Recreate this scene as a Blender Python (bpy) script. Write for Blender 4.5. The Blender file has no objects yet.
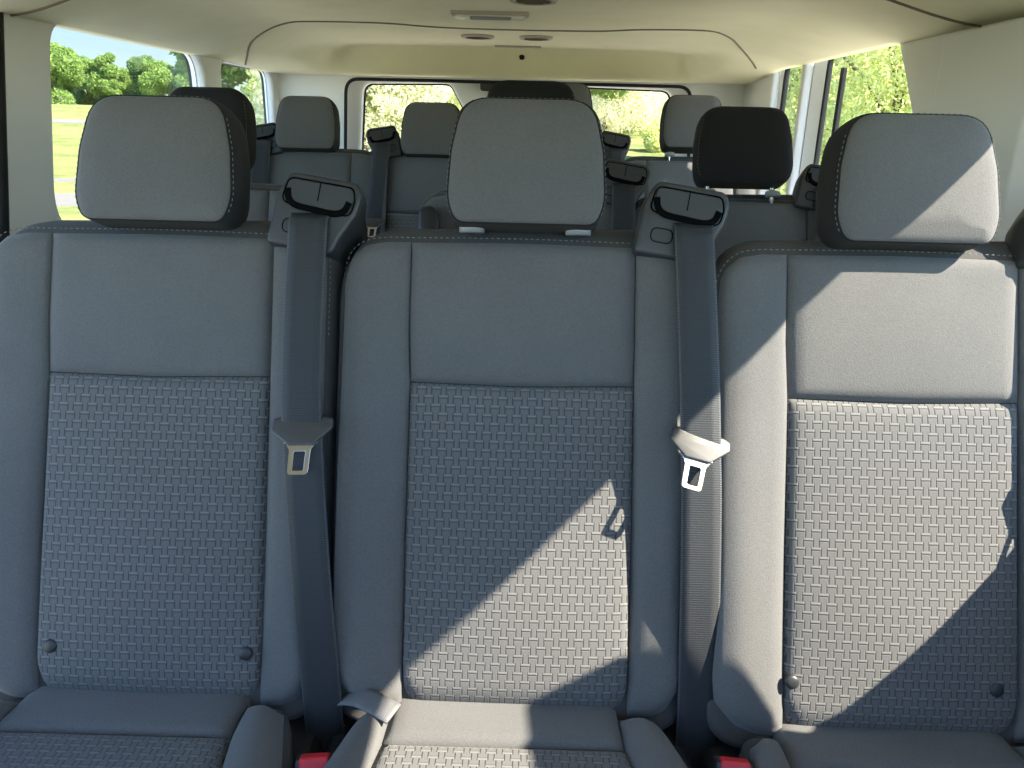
import bpy, bmesh, math, random
import numpy as np
from mathutils import Vector, Matrix
from mathutils.bvhtree import BVHTree

random.seed(7)
RNG = np.random.default_rng(11)
SC = bpy.context.scene
COL = SC.collection
PI = math.pi

# ------------------------------------------------------------------ materials
def new_mat(name):
    m = bpy.data.materials.new(name)
    m.use_nodes = True
    nt = m.node_tree
    nt.nodes.clear()
    return m, nt

class N:
    """small node-graph helper"""
    def __init__(s, nt): s.nt = nt
    def n(s, t, **kw):
        x = s.nt.nodes.new(t)
        for k, v in kw.items():
            if k.startswith('i_'):
                x.inputs[k[2:].replace('_', ' ')].default_value = v
            else:
                setattr(x, k, v)
        return x
    def l(s, a, b): s.nt.links.new(a, b)
    def math(s, op, a, b=None, c=None):
        x = s.nt.nodes.new('ShaderNodeMath'); x.operation = op
        for i, v in enumerate((a, b, c)):
            if v is None: continue
            if isinstance(v, (int, float)): x.inputs[i].default_value = v
            else: s.l(v, x.inputs[i])
        return x.outputs[0]
    def mix(s, f, a, b):
        x = s.nt.nodes.new('ShaderNodeMix'); x.data_type = 'RGBA'
        for sock, v in ((x.inputs[0], f), (x.inputs[6], a), (x.inputs[7], b)):
            if isinstance(v, (int, float)): sock.default_value = v
            elif isinstance(v, tuple): sock.default_value = (*v, 1) if len(v) == 3 else v
            else: s.l(v, sock)
        return x.outputs[2]

def principled(g, col, rough=0.8, spec=0.3, bump=None, bstr=0.3, bdist=0.002, metal=0.0, sheen=0.0):
    p = g.n('ShaderNodeBsdfPrincipled')
    if isinstance(col, tuple): p.inputs['Base Color'].default_value = (*col, 1)
    else: g.l(col, p.inputs['Base Color'])
    p.inputs['Roughness'].default_value = rough
    p.inputs['Specular IOR Level'].default_value = spec
    p.inputs['Metallic'].default_value = metal
    if sheen:
        p.inputs['Sheen Weight'].default_value = sheen
        p.inputs['Sheen Roughness'].default_value = 0.5
    if bump is not None:
        b = g.n('ShaderNodeBump'); b.inputs['Strength'].default_value = bstr; b.inputs['Distance'].default_value = bdist
        g.l(bump, b.inputs['Height']); g.l(b.outputs[0], p.inputs['Normal'])
    o = g.n('ShaderNodeOutputMaterial'); g.l(p.outputs[0], o.inputs[0])
    return p

def fabric(name, col, grain=0.16, scale=900, rough=0.95, sheen=0.12, bstr=0.35):
    m, nt = new_mat(name); g = N(nt)
    tc = g.n('ShaderNodeTexCoord')
    n1 = g.n('ShaderNodeTexNoise'); n1.inputs['Scale'].default_value = scale; n1.inputs['Detail'].default_value = 2
    n2 = g.n('ShaderNodeTexNoise'); n2.inputs['Scale'].default_value = 9; n2.inputs['Detail'].default_value = 3
    g.l(tc.outputs['Object'], n1.inputs['Vector']); g.l(tc.outputs['Object'], n2.inputs['Vector'])
    v = g.math('ADD', g.math('MULTIPLY', g.math('SUBTRACT', n1.outputs[0], 0.5), grain * 3.2),
               g.math('MULTIPLY', g.math('SUBTRACT', n2.outputs[0], 0.5), 0.22))
    f = g.math('ADD', v, 0.5)
    a = tuple(c * 0.6 for c in col); b = tuple(min(1, c * 1.4) for c in col)
    principled(g, g.mix(f, a, b), rough, 0.15, n1.outputs[0], bstr, 0.0012, sheen=sheen)
    return m

def plastic(name, col, rough=0.5, spec=0.4, grain=0.0, metal=0.0):
    m, nt = new_mat(name); g = N(nt)
    tc = g.n('ShaderNodeTexCoord')
    n1 = g.n('ShaderNodeTexNoise'); n1.inputs['Scale'].default_value = 1400; n1.inputs['Detail'].default_value = 2
    g.l(tc.outputs['Object'], n1.inputs['Vector'])
    f = g.math('ADD', g.math('MULTIPLY', g.math('SUBTRACT', n1.outputs[0], 0.5), grain * 3), 0.5)
    a = tuple(c * 0.8 for c in col); b = tuple(min(1, c * 1.2) for c in col)
    principled(g, g.mix(f, a, b), rough, spec, n1.outputs[0], 0.25 if grain else 0.02, 0.0006, metal)
    return m

def woven(name, col, bar, dark):
    """basket weave: upright strips with short light bars, alternate rows shifted by half a strip"""
    m, nt = new_mat(name); g = N(nt)
    uv = g.n('ShaderNodeUVMap'); uv.uv_map = 'UVMap'
    sx = g.n('ShaderNodeSeparateXYZ'); g.l(uv.outputs[0], sx.inputs[0])
    PX, PZ = 0.0212, 0.0125
    row = g.math('DIVIDE', sx.outputs[1], PZ)
    rf = g.math('FLOOR', row); fz = g.math('FRACT', row)
    par = g.math('MULTIPLY', g.math('MODULO', g.math('ADD', rf, 400), 2), 0.5)
    fx = g.math('FRACT', g.math('ADD', g.math('DIVIDE', sx.outputs[0], PX), g.math('ADD', par, 100)))
    def band(x, c, w, soft):
        d = g.math('ABSOLUTE', g.math('SUBTRACT', x, c))
        t = g.math('DIVIDE', g.math('SUBTRACT', w, d), soft)
        return g.math('MINIMUM', g.math('MAXIMUM', t, 0.0), 1.0)
    inb = band(fx, 0.31, 0.33, 0.05)                 # the part of the row that carries the bar
    barm = g.math('MULTIPLY', band(fz, 0.85, 0.13, 0.07), inb)
    under = g.math('MULTIPLY', band(fz, 0.64, 0.09, 0.07), inb)
    e1 = band(fx, 0.0, 0.055, 0.03); e2 = band(fx, 0.63, 0.055, 0.03); e3 = band(fx, 1.0, 0.055, 0.03)
    edge = g.math('MAXIMUM', g.math('MAXIMUM', e1, e2), e3)
    edge = g.math('MULTIPLY', edge, g.math('SUBTRACT', 1.0, barm))
    drk = g.math('MAXIMUM', edge, g.math('MULTIPLY', under, 0.7))
    tc = g.n('ShaderNodeTexCoord')
    n1 = g.n('ShaderNodeTexNoise'); n1.inputs['Scale'].default_value = 900; n1.inputs['Detail'].default_value = 2
    g.l(tc.outputs['Object'], n1.inputs['Vector'])
    f = g.math('ADD', g.math('MULTIPLY', g.math('SUBTRACT', n1.outputs[0], 0.5), 0.6), 0.5)
    base = g.mix(f, tuple(c * 0.75 for c in col), tuple(c * 1.25 for c in col))
    c1 = g.mix(g.math('MULTIPLY', drk, 0.8), base, dark)
    c2 = g.mix(g.math('MULTIPLY', barm, 0.85), c1, bar)
    h = g.math('ADD', g.math('MULTIPLY', barm, 0.25), g.math('SUBTRACT', 1.0, drk))
    h = g.math('ADD', h, g.math('MULTIPLY', n1.outputs[0], 0.25))
    principled(g, c2, 0.93, 0.15, h, 0.6, 0.0016, sheen=0.1)
    return m

def webbing_mat(name, col):
    m, nt = new_mat(name); g = N(nt)
    uv = g.n('ShaderNodeUVMap'); uv.uv_map = 'UVMap'
    sx = g.n('ShaderNodeSeparateXYZ'); g.l(uv.outputs[0], sx.inputs[0])
    rib = g.math('ABSOLUTE', g.math('SUBTRACT', g.math('FRACT', g.math('DIVIDE', sx.outputs[1], 0.0032)), 0.5))
    edge = g.math('GREATER_THAN', g.math('ABSOLUTE', sx.outputs[0]), 0.0252)
    dots = g.math('MULTIPLY', edge, g.math('GREATER_THAN', rib, 0.25))
    tc = g.n('ShaderNodeTexCoord')
    n1 = g.n('ShaderNodeTexNoise'); n1.inputs['Scale'].default_value = 700; n1.inputs['Detail'].default_value = 3
    g.l(tc.outputs['Object'], n1.inputs['Vector'])
    f = g.math('ADD', g.math('MULTIPLY', rib, 0.5), g.math('MULTIPLY', n1.outputs[0], 0.6))
    base = g.mix(f, tuple(c * 0.6 for c in col), tuple(c * 1.5 for c in col))
    c = g.mix(g.math('MULTIPLY', dots, 0.6), base, (0.12, 0.12, 0.125))
    principled(g, c, 0.6, 0.35, g.math('ADD', rib, n1.outputs[0]), 0.4, 0.001)
    return m

GREY = (0.102, 0.101, 0.101)
M = {}
M['fabric'] = fabric('grey_seat_cloth', GREY, 0.24, 520)
M['dark_fabric'] = fabric('charcoal_seat_cloth', (0.060, 0.058, 0.057), 0.25, 900, sheen=0.06)
M['black_fabric'] = fabric('black_seat_cloth', (0.018, 0.018, 0.019), 0.12, 900, sheen=0.03)
M['woven'] = woven('woven_seat_cloth', (0.108, 0.107, 0.107), (0.165, 0.163, 0.160), (0.040, 0.040, 0.041))
M['thread'] = fabric('pale_thread', (0.17, 0.17, 0.168), 0.05, 1500)
M['black_plastic'] = plastic('black_plastic', (0.022, 0.023, 0.025), 0.42, 0.45, 0.15)
M['guide_plastic'] = plastic('charcoal_plastic', (0.030, 0.032, 0.035), 0.42, 0.5, 0.2)
M['slot_shade'] = plastic('recess_shade', (0.004, 0.004, 0.004), 0.9, 0.0)  # near-black paints the shade inside the belt slot and guide grooves
M['webbing'] = webbing_mat('belt_webbing', (0.024, 0.0265, 0.030))
M['strap'] = webbing_mat('grey_strap', (0.12, 0.12, 0.125))
M['tongue'] = plastic('tongue_plastic', (0.030, 0.030, 0.031), 0.40, 0.8, 0.1)
M['metal'] = plastic('satin_steel', (0.50, 0.50, 0.51), 0.24, 0.5, 0.05, 1.0)
M['sleeve'] = plastic('grey_sleeve', (0.22, 0.225, 0.235), 0.35, 0.5)
M['red'] = plastic('red_button', (0.55, 0.02, 0.03), 0.4, 0.5, 0.08)
M['trim'] = plastic('pale_trim_plastic', (0.76, 0.76, 0.77), 0.55, 0.35, 0.08)
M['trim_dark'] = plastic('dark_trim_plastic', (0.07, 0.07, 0.075), 0.6, 0.3, 0.12)
M['headliner'] = fabric('headliner_cloth', (0.88, 0.77, 0.50), 0.03, 700, sheen=0.05, bstr=0.1)
M['liner_seam'] = plastic('liner_seam', (0.19, 0.16, 0.115), 0.8, 0.2)
M['rubber'] = plastic('black_rubber', (0.010, 0.010, 0.011), 0.6, 0.3)
M['lens'] = plastic('lamp_lens', (0.72, 0.70, 0.65), 0.25, 0.6)
M['vent'] = plastic('vent_plastic', (0.40, 0.36, 0.29), 0.5, 0.4)
M['carpet'] = fabric('floor_vinyl', (0.26, 0.25, 0.22), 0.2, 500)

def glass_mat(name, tint):
    m, nt = new_mat(name); g = N(nt)
    t = g.n('ShaderNodeBsdfTransparent'); t.inputs[0].default_value = (*tint, 1)
    gl = g.n('ShaderNodeBsdfGlossy'); gl.inputs['Roughness'].default_value = 0.02
    lw = g.n('ShaderNodeLayerWeight'); lw.inputs[0].default_value = 0.5
    fr = g.math('ADD', 0.02, g.math('MULTIPLY', 0.35, g.math('POWER', lw.outputs['Facing'], 5.0)))
    mx = g.n('ShaderNodeMixShader'); g.l(fr, mx.inputs[0]); g.l(t.outputs[0], mx.inputs[1]); g.l(gl.outputs[0], mx.inputs[2])
    o = g.n('ShaderNodeOutputMaterial'); g.l(mx.outputs[0], o.inputs[0])
    return m
M['glass'] = glass_mat('window_glass', (0.95, 0.965, 0.955))

def leaf_mat(name, a, b):
    m, nt = new_mat(name); g = N(nt)
    geo = g.n('ShaderNodeNewGeometry')
    tc = g.n('ShaderNodeTexCoord')
    n1 = g.n('ShaderNodeTexNoise'); n1.inputs['Scale'].default_value = 1.3; n1.inputs['Detail'].default_value = 3
    g.l(tc.outputs['Object'], n1.inputs['Vector'])
    f = g.math('ADD', g.math('MULTIPLY', geo.outputs['Random Per Island'], 0.6), g.math('MULTIPLY', n1.outputs[0], 0.4))
    c = g.mix(f, a, b)
    d = g.n('ShaderNodeBsdfDiffuse'); g.l(c, d.inputs[0])
    t = g.n('ShaderNodeBsdfTranslucent'); g.l(c, t.inputs[0])
    mx = g.n('ShaderNodeMixShader'); mx.inputs[0].default_value = 0.55
    g.l(d.outputs[0], mx.inputs[1]); g.l(t.outputs[0], mx.inputs[2])
    o = g.n('ShaderNodeOutputMaterial'); g.l(mx.outputs[0], o.inputs[0])
    return m
M['leaf_green'] = leaf_mat('leaf_green', (0.13, 0.23, 0.06), (0.34, 0.46, 0.14))
M['leaf_dark'] = leaf_mat('leaf_dark', (0.10, 0.19, 0.075), (0.27, 0.38, 0.16))
M['leaf_pale'] = leaf_mat('leaf_pale', (0.42, 0.48, 0.16), (0.82, 0.84, 0.40))
M['leaf_blossom'] = leaf_mat('leaf_blossom', (0.52, 0.54, 0.28), (0.93, 0.88, 0.70))
M['bark'] = fabric('bark', (0.13, 0.10, 0.075), 0.3, 14)

def grass_mat():
    m, nt = new_mat('lawn'); g = N(nt)
    tc = g.n('ShaderNodeTexCoord')
    n1 = g.n('ShaderNodeTexNoise'); n1.inputs['Scale'].default_value = 0.16; n1.inputs['Detail'].default_value = 5
    n2 = g.n('ShaderNodeTexNoise'); n2.inputs['Scale'].default_value = 7; n2.inputs['Detail'].default_value = 5
    g.l(tc.outputs['Object'], n1.inputs['Vector']); g.l(tc.outputs['Object'], n2.inputs['Vector'])
    n3 = g.n('ShaderNodeTexNoise'); n3.inputs['Scale'].default_value = 0.9; n3.inputs['Detail'].default_value = 4
    g.l(tc.outputs['Object'], n3.inputs['Vector'])
    f = g.math('ADD', g.math('MULTIPLY', n1.outputs[0], 0.8), g.math('ADD', g.math('MULTIPLY', n2.outputs[0], 0.9), g.math('MULTIPLY', n3.outputs[0], 1.6)))
    f = g.math('SUBTRACT', f, 1.15)
    c = g.mix(f, (0.085, 0.120, 0.034), (0.235, 0.235, 0.095))
    principled(g, c, 0.95, 0.1, n2.outputs[0], 0.6, 0.05)
    return m
M['lawn'] = grass_mat()
M['bounce_paving'] = plastic('bounce_concrete', (0.46, 0.435, 0.39), 0.9, 0.2)
M['path'] = plastic('pale_concrete', (0.16, 0.155, 0.15), 0.9, 0.2)

# ------------------------------------------------------------------ mesh helpers
def link(name, me, mat=None, parent=None, loc=None):
    o = bpy.data.objects.new(name, me)
    COL.objects.link(o)
    if mat is not None: me.materials.append(mat)
    if parent is not None: o.parent = parent
    if loc is not None: o.location = loc
    return o

def empty(name, loc):
    o = bpy.data.objects.new(name, None); COL.objects.link(o)
    o.location = loc; o.empty_display_size = 0.1
    return o

def tag(o, label, cat, group=None):
    o['label'] = label; o['category'] = cat
    if group: o['group'] = group
    return o

def struct(o):
    o['kind'] = 'structure'; return o

def mesh(name, verts, faces, smooth=True, uvs=None):
    me = bpy.data.meshes.new(name)
    me.from_pydata([tuple(v) for v in verts], [], faces)
    if uvs is not None:
        ul = me.uv_layers.new(name='UVMap')
        for lp in me.loops: ul.data[lp.index].uv = uvs[lp.vertex_index]
    if smooth:
        me.polygons.foreach_set('use_smooth', [True] * len(me.polygons))
    bm = bmesh.new(); bm.from_mesh(me)
    bmesh.ops.recalc_face_normals(bm, faces=bm.faces)
    bm.to_mesh(me); bm.free()
    me.update()
    return me

def resample(pts, n):
    p = np.asarray(pts, float)
    d = np.r_[0, np.cumsum(np.linalg.norm(np.diff(p, axis=0), axis=1))]
    t = np.linspace(0, d[-1], n)
    return np.stack([np.interp(t, d, p[:, k]) for k in range(p.shape[1])], 1)

def smooth_path(pts, n, closed=False):
    """Catmull-Rom through the points"""
    P = [np.asarray(p, float) for p in pts]
    out = []
    m = len(P)
    segs = m if closed else m - 1
    for i in range(segs):
        p0 = P[(i - 1) % m] if closed or i > 0 else 2 * P[0] - P[1]
        p1 = P[i]; p2 = P[(i + 1) % m]
        p3 = P[(i + 2) % m] if closed or i + 2 < m else 2 * P[-1] - P[-2]
        for k in range(8):
            t = k / 8
            out.append(0.5 * ((2 * p1) + (-p0 + p2) * t + (2 * p0 - 5 * p1 + 4 * p2 - p3) * t * t + (-p0 + 3 * p1 - 3 * p2 + p3) * t ** 3))
    out.append(P[0] if closed else P[-1])
    return resample(out, n)

def rounded(pts, radii, k=7):
    """closed polygon with rounded corners"""
    out = []
    n = len(pts)
    if isinstance(radii, (int, float)): radii = [radii] * n
    for i in range(n):
        p = np.asarray(pts[i], float); a = np.asarray(pts[i - 1], float); b = np.asarray(pts[(i + 1) % n], float)
        r = radii[i]
        da, db = a - p, b - p
        la, lb = np.linalg.norm(da), np.linalg.norm(db)
        da /= la; db /= lb
        c = min(1, max(-1, float(da @ db)))
        half = math.acos(c) / 2
        cut = min(r / max(math.tan(half), 1e-3), la * 0.49, lb * 0.49)
        if r <= 0: out.append(p); continue
        p1, p2 = p + da * cut, p + db * cut
        for j in range(k + 1):
            t = j / k
            out.append((1 - t) ** 2 * p1 + 2 * t * (1 - t) * p * 1.0 + t * t * p2)
    return np.array(out)

def coons(L, R, B, T, ns, nt, hf, place, uvoff=(0, 0), skirt=None):
    """patch between four border lines, raised by hf(s,t) and mapped by place(u,v,n)"""
    L, R, B, T = resample(L, nt), resample(R, nt), resample(B, ns), resample(T, ns)
    verts, uvs, faces = [], [], []
    for j in range(nt):
        t = j / (nt - 1)
        for i in range(ns):
            s = i / (ns - 1)
            p = (1 - s) * L[j] + s * R[j] + (1 - t) * B[i] + t * T[i] - ((1 - s) * (1 - t) * L[0] + s * (1 - t) * R[0] + (1 - s) * t * L[-1] + s * t * R[-1])
            verts.append(place(p[0], p[1], hf(s, t))); uvs.append((p[0] + uvoff[0], p[1] + uvoff[1]))
    for j in range(nt - 1):
        for i in range(ns - 1):
            a = j * ns + i
            faces.append((a, a + 1, a + ns + 1, a + ns))
    if skirt:
        ring = [i for i in range(ns)] + [j * ns + ns - 1 for j in range(1, nt)] + [(nt - 1) * ns + i for i in range(ns - 2, -1, -1)] + [j * ns for j in range(nt - 2, 0, -1)]
        b0 = len(verts)
        cu = np.mean([uvs[r] for r in ring], axis=0)
        for r in ring:
            u, v = uvs[r][0] - uvoff[0], uvs[r][1] - uvoff[1]
            verts.append(place(u, v, skirt)); uvs.append(uvs[r])
        m = len(ring)
        for k in range(m):
            faces.append((ring[k], ring[(k + 1) % m], b0 + (k + 1) % m, b0 + k))
        faces.append(tuple(b0 + k for k in range(m)))
    return verts, faces, uvs

def loft(rings, place, cap=True):
    """rings: list of (Nx2 outline, n) joined in order"""
    verts, faces = [], []
    m = len(rings[0][0])
    for out, n in rings:
        nn = n if hasattr(n, '__len__') else [n] * m
        for p, q in zip(out, nn): verts.append(place(p[0], p[1], q))
    for k in range(len(rings) - 1):
        for i in range(m):
            a, b = k * m + i, k * m + (i + 1) % m
            faces.append((a, b, b + m, a + m))
    if cap:
        faces.append(tuple(range(m)))
        faces.append(tuple((len(rings) - 1) * m + i for i in range(m)))
    return verts, faces

def offset(out, d):
    """grow (d>0) or shrink a closed outline along its own normals"""
    p = np.asarray(out, float)
    e = np.roll(p, -1, 0) - np.roll(p, 1, 0)
    nrm = np.stack([e[:, 1], -e[:, 0]], 1)
    nrm /= np.maximum(np.linalg.norm(nrm, axis=1, keepdims=True), 1e-9)
    area = 0.5 * np.sum(p[:, 0] * np.roll(p[:, 1], -1) - np.roll(p[:, 0], -1) * p[:, 1])
    if area < 0: nrm = -nrm
    return p + nrm * d

def tube(path, r, segs=8, closed=False, cap=True):
    P = np.asarray(path, float); n = len(P)
    verts, faces = [], []
    prev = None
    for i in range(n):
        if closed: t = P[(i + 1) % n] - P[i - 1]
        else: t = P[min(i + 1, n - 1)] - P[max(i - 1, 0)]
        t = t / max(np.linalg.norm(t), 1e-9)
        if prev is None:
            a = np.array([0, 0, 1.]) if abs(t[2]) < 0.9 else np.array([1., 0, 0])
        else: a = prev
        x = a - t * (a @ t); x /= max(np.linalg.norm(x), 1e-9); prev = x
        y = np.cross(t, x)
        for k in range(segs):
            an = 2 * PI * k / segs
            verts.append(P[i] + r * (math.cos(an) * x + math.sin(an) * y))
    for i in range(n if closed else n - 1):
        for k in range(segs):
            a = i * segs + k; b = i * segs + (k + 1) % segs
            c = ((i + 1) % n) * segs
            faces.append((a, b, c + (k + 1) % segs, c + k))
    if cap and not closed:
        faces.append(tuple(range(segs))); faces.append(tuple((n - 1) * segs + k for k in range(segs)))
    return verts, faces

def ribbon(path, wdir, w, th, ndir):
    """strap with thickness along a path; uv in metres"""
    P = np.asarray(path, float); n = len(P)
    verts, faces, uvs = [], [], []
    d = np.r_[0, np.cumsum(np.linalg.norm(np.diff(P, axis=0), axis=1))]
    for i in range(n):
        ww = np.asarray(wdir[i] if np.ndim(wdir) == 2 else wdir, float); ww = ww / np.linalg.norm(ww)
        t = P[min(i + 1, n - 1)] - P[max(i - 1, 0)]
        nn = np.cross(ww, t); nn /= max(np.linalg.norm(nn), 1e-9)
        if nn @ np.asarray(ndir) < 0: nn = -nn
        for (a, b) in ((-1, 1), (-0.5, 1.15), (0, 1.2), (0.5, 1.15), (1, 1), (1, -1), (-1, -1)):
            verts.append(P[i] + ww * a * w / 2 + nn * b * th / 2); uvs.append((a * w / 2, -d[i]))
    k = 7
    for i in range(n - 1):
        for j in range(k):
            a, b = i * k + j, i * k + (j + 1) % k
            faces.append((a, b, b + k, a + k))
    faces.append(tuple(range(k))); faces.append(tuple((n - 1) * k + j for j in range(k)))
    return verts, faces, uvs

def plate(outline, holes, place, th, bevel=0.0, name='plate'):
    """flat sheet with holes and rounded edges (outline in 2-D), thickness th, mapped by place(u,v,n)"""
    cu = bpy.data.curves.new(name, 'CURVE'); cu.dimensions = '2D'; cu.fill_mode = 'BOTH'
    cu.extrude = max(th / 2 - bevel, 1e-5); cu.bevel_depth = bevel; cu.bevel_resolution = 2
    for k, pts in enumerate([outline] + list(holes)):
        pts = offset(pts, -bevel if k == 0 else bevel) if bevel else np.asarray(pts, float)
        sp = cu.splines.new('POLY'); sp.points.add(len(pts) - 1)
        for i, p in enumerate(pts): sp.points[i].co = (p[0], p[1], 0, 1)
        sp.use_cyclic_u = True
    o = bpy.data.objects.new(name, cu); COL.objects.link(o)
    me = bpy.data.meshes.new_from_object(o.evaluated_get(bpy.context.evaluated_depsgraph_get()))
    bpy.data.objects.remove(o); bpy.data.curves.remove(cu)
    for v in me.vertices: v.co = place(v.co.x, v.co.y, v.co.z)
    bm = bmesh.new(); bm.from_mesh(me)
    bmesh.ops.remove_doubles(bm, verts=bm.verts, dist=1e-6)
    bmesh.ops.recalc_face_normals(bm, faces=bm.faces)
    bm.to_mesh(me); bm.free()
    me.materials.clear(); me.name = name
    return me

def box_mesh(name, lo, hi, bevel=0.004, segs=2):
    bm = bmesh.new()
    bmesh.ops.create_cube(bm, size=1)
    for v in bm.verts:
        v.co = Vector([lo[k] + (v.co[k] + 0.5) * (hi[k] - lo[k]) for k in range(3)])
    if bevel: bmesh.ops.bevel(bm, geom=list(bm.edges), offset=bevel, segments=segs, profile=0.5, affect='EDGES')
    me = bpy.data.meshes.new(name); bm.to_mesh(me); bm.free()
    return me

def join_parts(chunks):
    V, F, U = [], [], []
    for c in chunks:
        v, f = c[0], c[1]
        b = len(V); V += list(v); F += [tuple(i + b for i in q) for q in f]
        if len(c) > 2: U += list(c[2])
    return (V, F, U) if U else (V, F)

def stitches(path, normal, dash=0.0046, gap=0.0036, w=0.0013, h=0.0009):
    """row of raised thread dashes following a 3-D path"""
    P = np.asarray(path, float)
    d = np.r_[0, np.cumsum(np.linalg.norm(np.diff(P, axis=0), axis=1))]
    V, F = [], []
    s = 0.0
    nn = np.asarray(normal, float)
    while s + dash < d[-1]:
        a = np.array([np.interp(s, d, P[:, k]) for k in range(3)]); b = np.array([np.interp(s + dash, d, P[:, k]) for k in range(3)])
        t = (b - a) / np.linalg.norm(b - a); x = np.cross(nn, t); x /= np.linalg.norm(x); up = np.cross(t, x)
        base = len(V)
        for q in (a, a + (b - a) * 0.25, a + (b - a) * 0.75, b):
            e = 0.35 if (q is a or q is b) else 1.0
            for an in range(6):
                c, sn = math.cos(an * PI / 3), math.sin(an * PI / 3)
                V.append(q + x * w / 2 * c * e + up * h * sn * e)
        for r in range(3):
            for k in range(6):
                F.append((base + r * 6 + k, base + r * 6 + (k + 1) % 6, base + r * 6 + 6 + (k + 1) % 6, base + r * 6 + 6 + k))
        F.append(tuple(base + k for k in range(6))); F.append(tuple(base + 18 + k for k in range(6)))
        s += dash + gap
    return V, F

# ------------------------------------------------------------------ the seat
REC = math.radians(20)
CR, SR = math.cos(REC), math.sin(REC)
YB, ZB = 0.37, 1.04            # reference point of the backrest plane from the seat's base
def T(u, v, n): return np.array([u, YB + v * SR - n * CR, ZB + v * CR + n * SR])
CA = math.radians(6)
def TCU(u, w, n):              # cushion frame: w runs forward from the crease
    return np.array([u, 0.140 - w * math.cos(CA) - n * math.sin(CA), 0.410 + w * math.sin(CA) + n * math.cos(CA)])
NF = np.array([0, -CR, SR])

def g4(x, p=4): return max(0.0, 1 - abs(2 * x - 1) ** p)

UL, UR = -0.262, 0.242
SIL = rounded([(UL, -0.70), (UL - 0.002, -0.02), (UR, -0.012), (UR + 0.004, -0.70)], [0.07, 0.075, 0.035, 0.06], 9)

def bottom_round(x0, x1, v, r0, r1):
    pts = [(x0, v + r0)] if r0 else [(x0, v)]
    if r0:
        for k in range(1, 7):
            a = k / 6 * PI / 2; pts.append((x0 + r0 - r0 * math.cos(a), v + r0 - r0 * math.sin(a)))
    if r1:
        for k in range(0, 7):
            a = k / 6 * PI / 2; pts.append((x1 - r1 + r1 * math.sin(a), v + r1 - r1 * math.cos(a)))
    else: pts.append((x1, v))
    return pts

def headrest_outline(grow=0.0):
    o = rounded([(-0.100, 0.017), (-0.1135, 0.05), (-0.1125, 0.12), (-0.101, 0.1985), (0.101, 0.1985), (0.1125, 0.12), (0.1135, 0.05), (0.100, 0.017)],
                [0.022, 0.08, 0.12, 0.052, 0.052, 0.12, 0.08, 0.022], 6)
    return offset(o, grow) if grow else o

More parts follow.
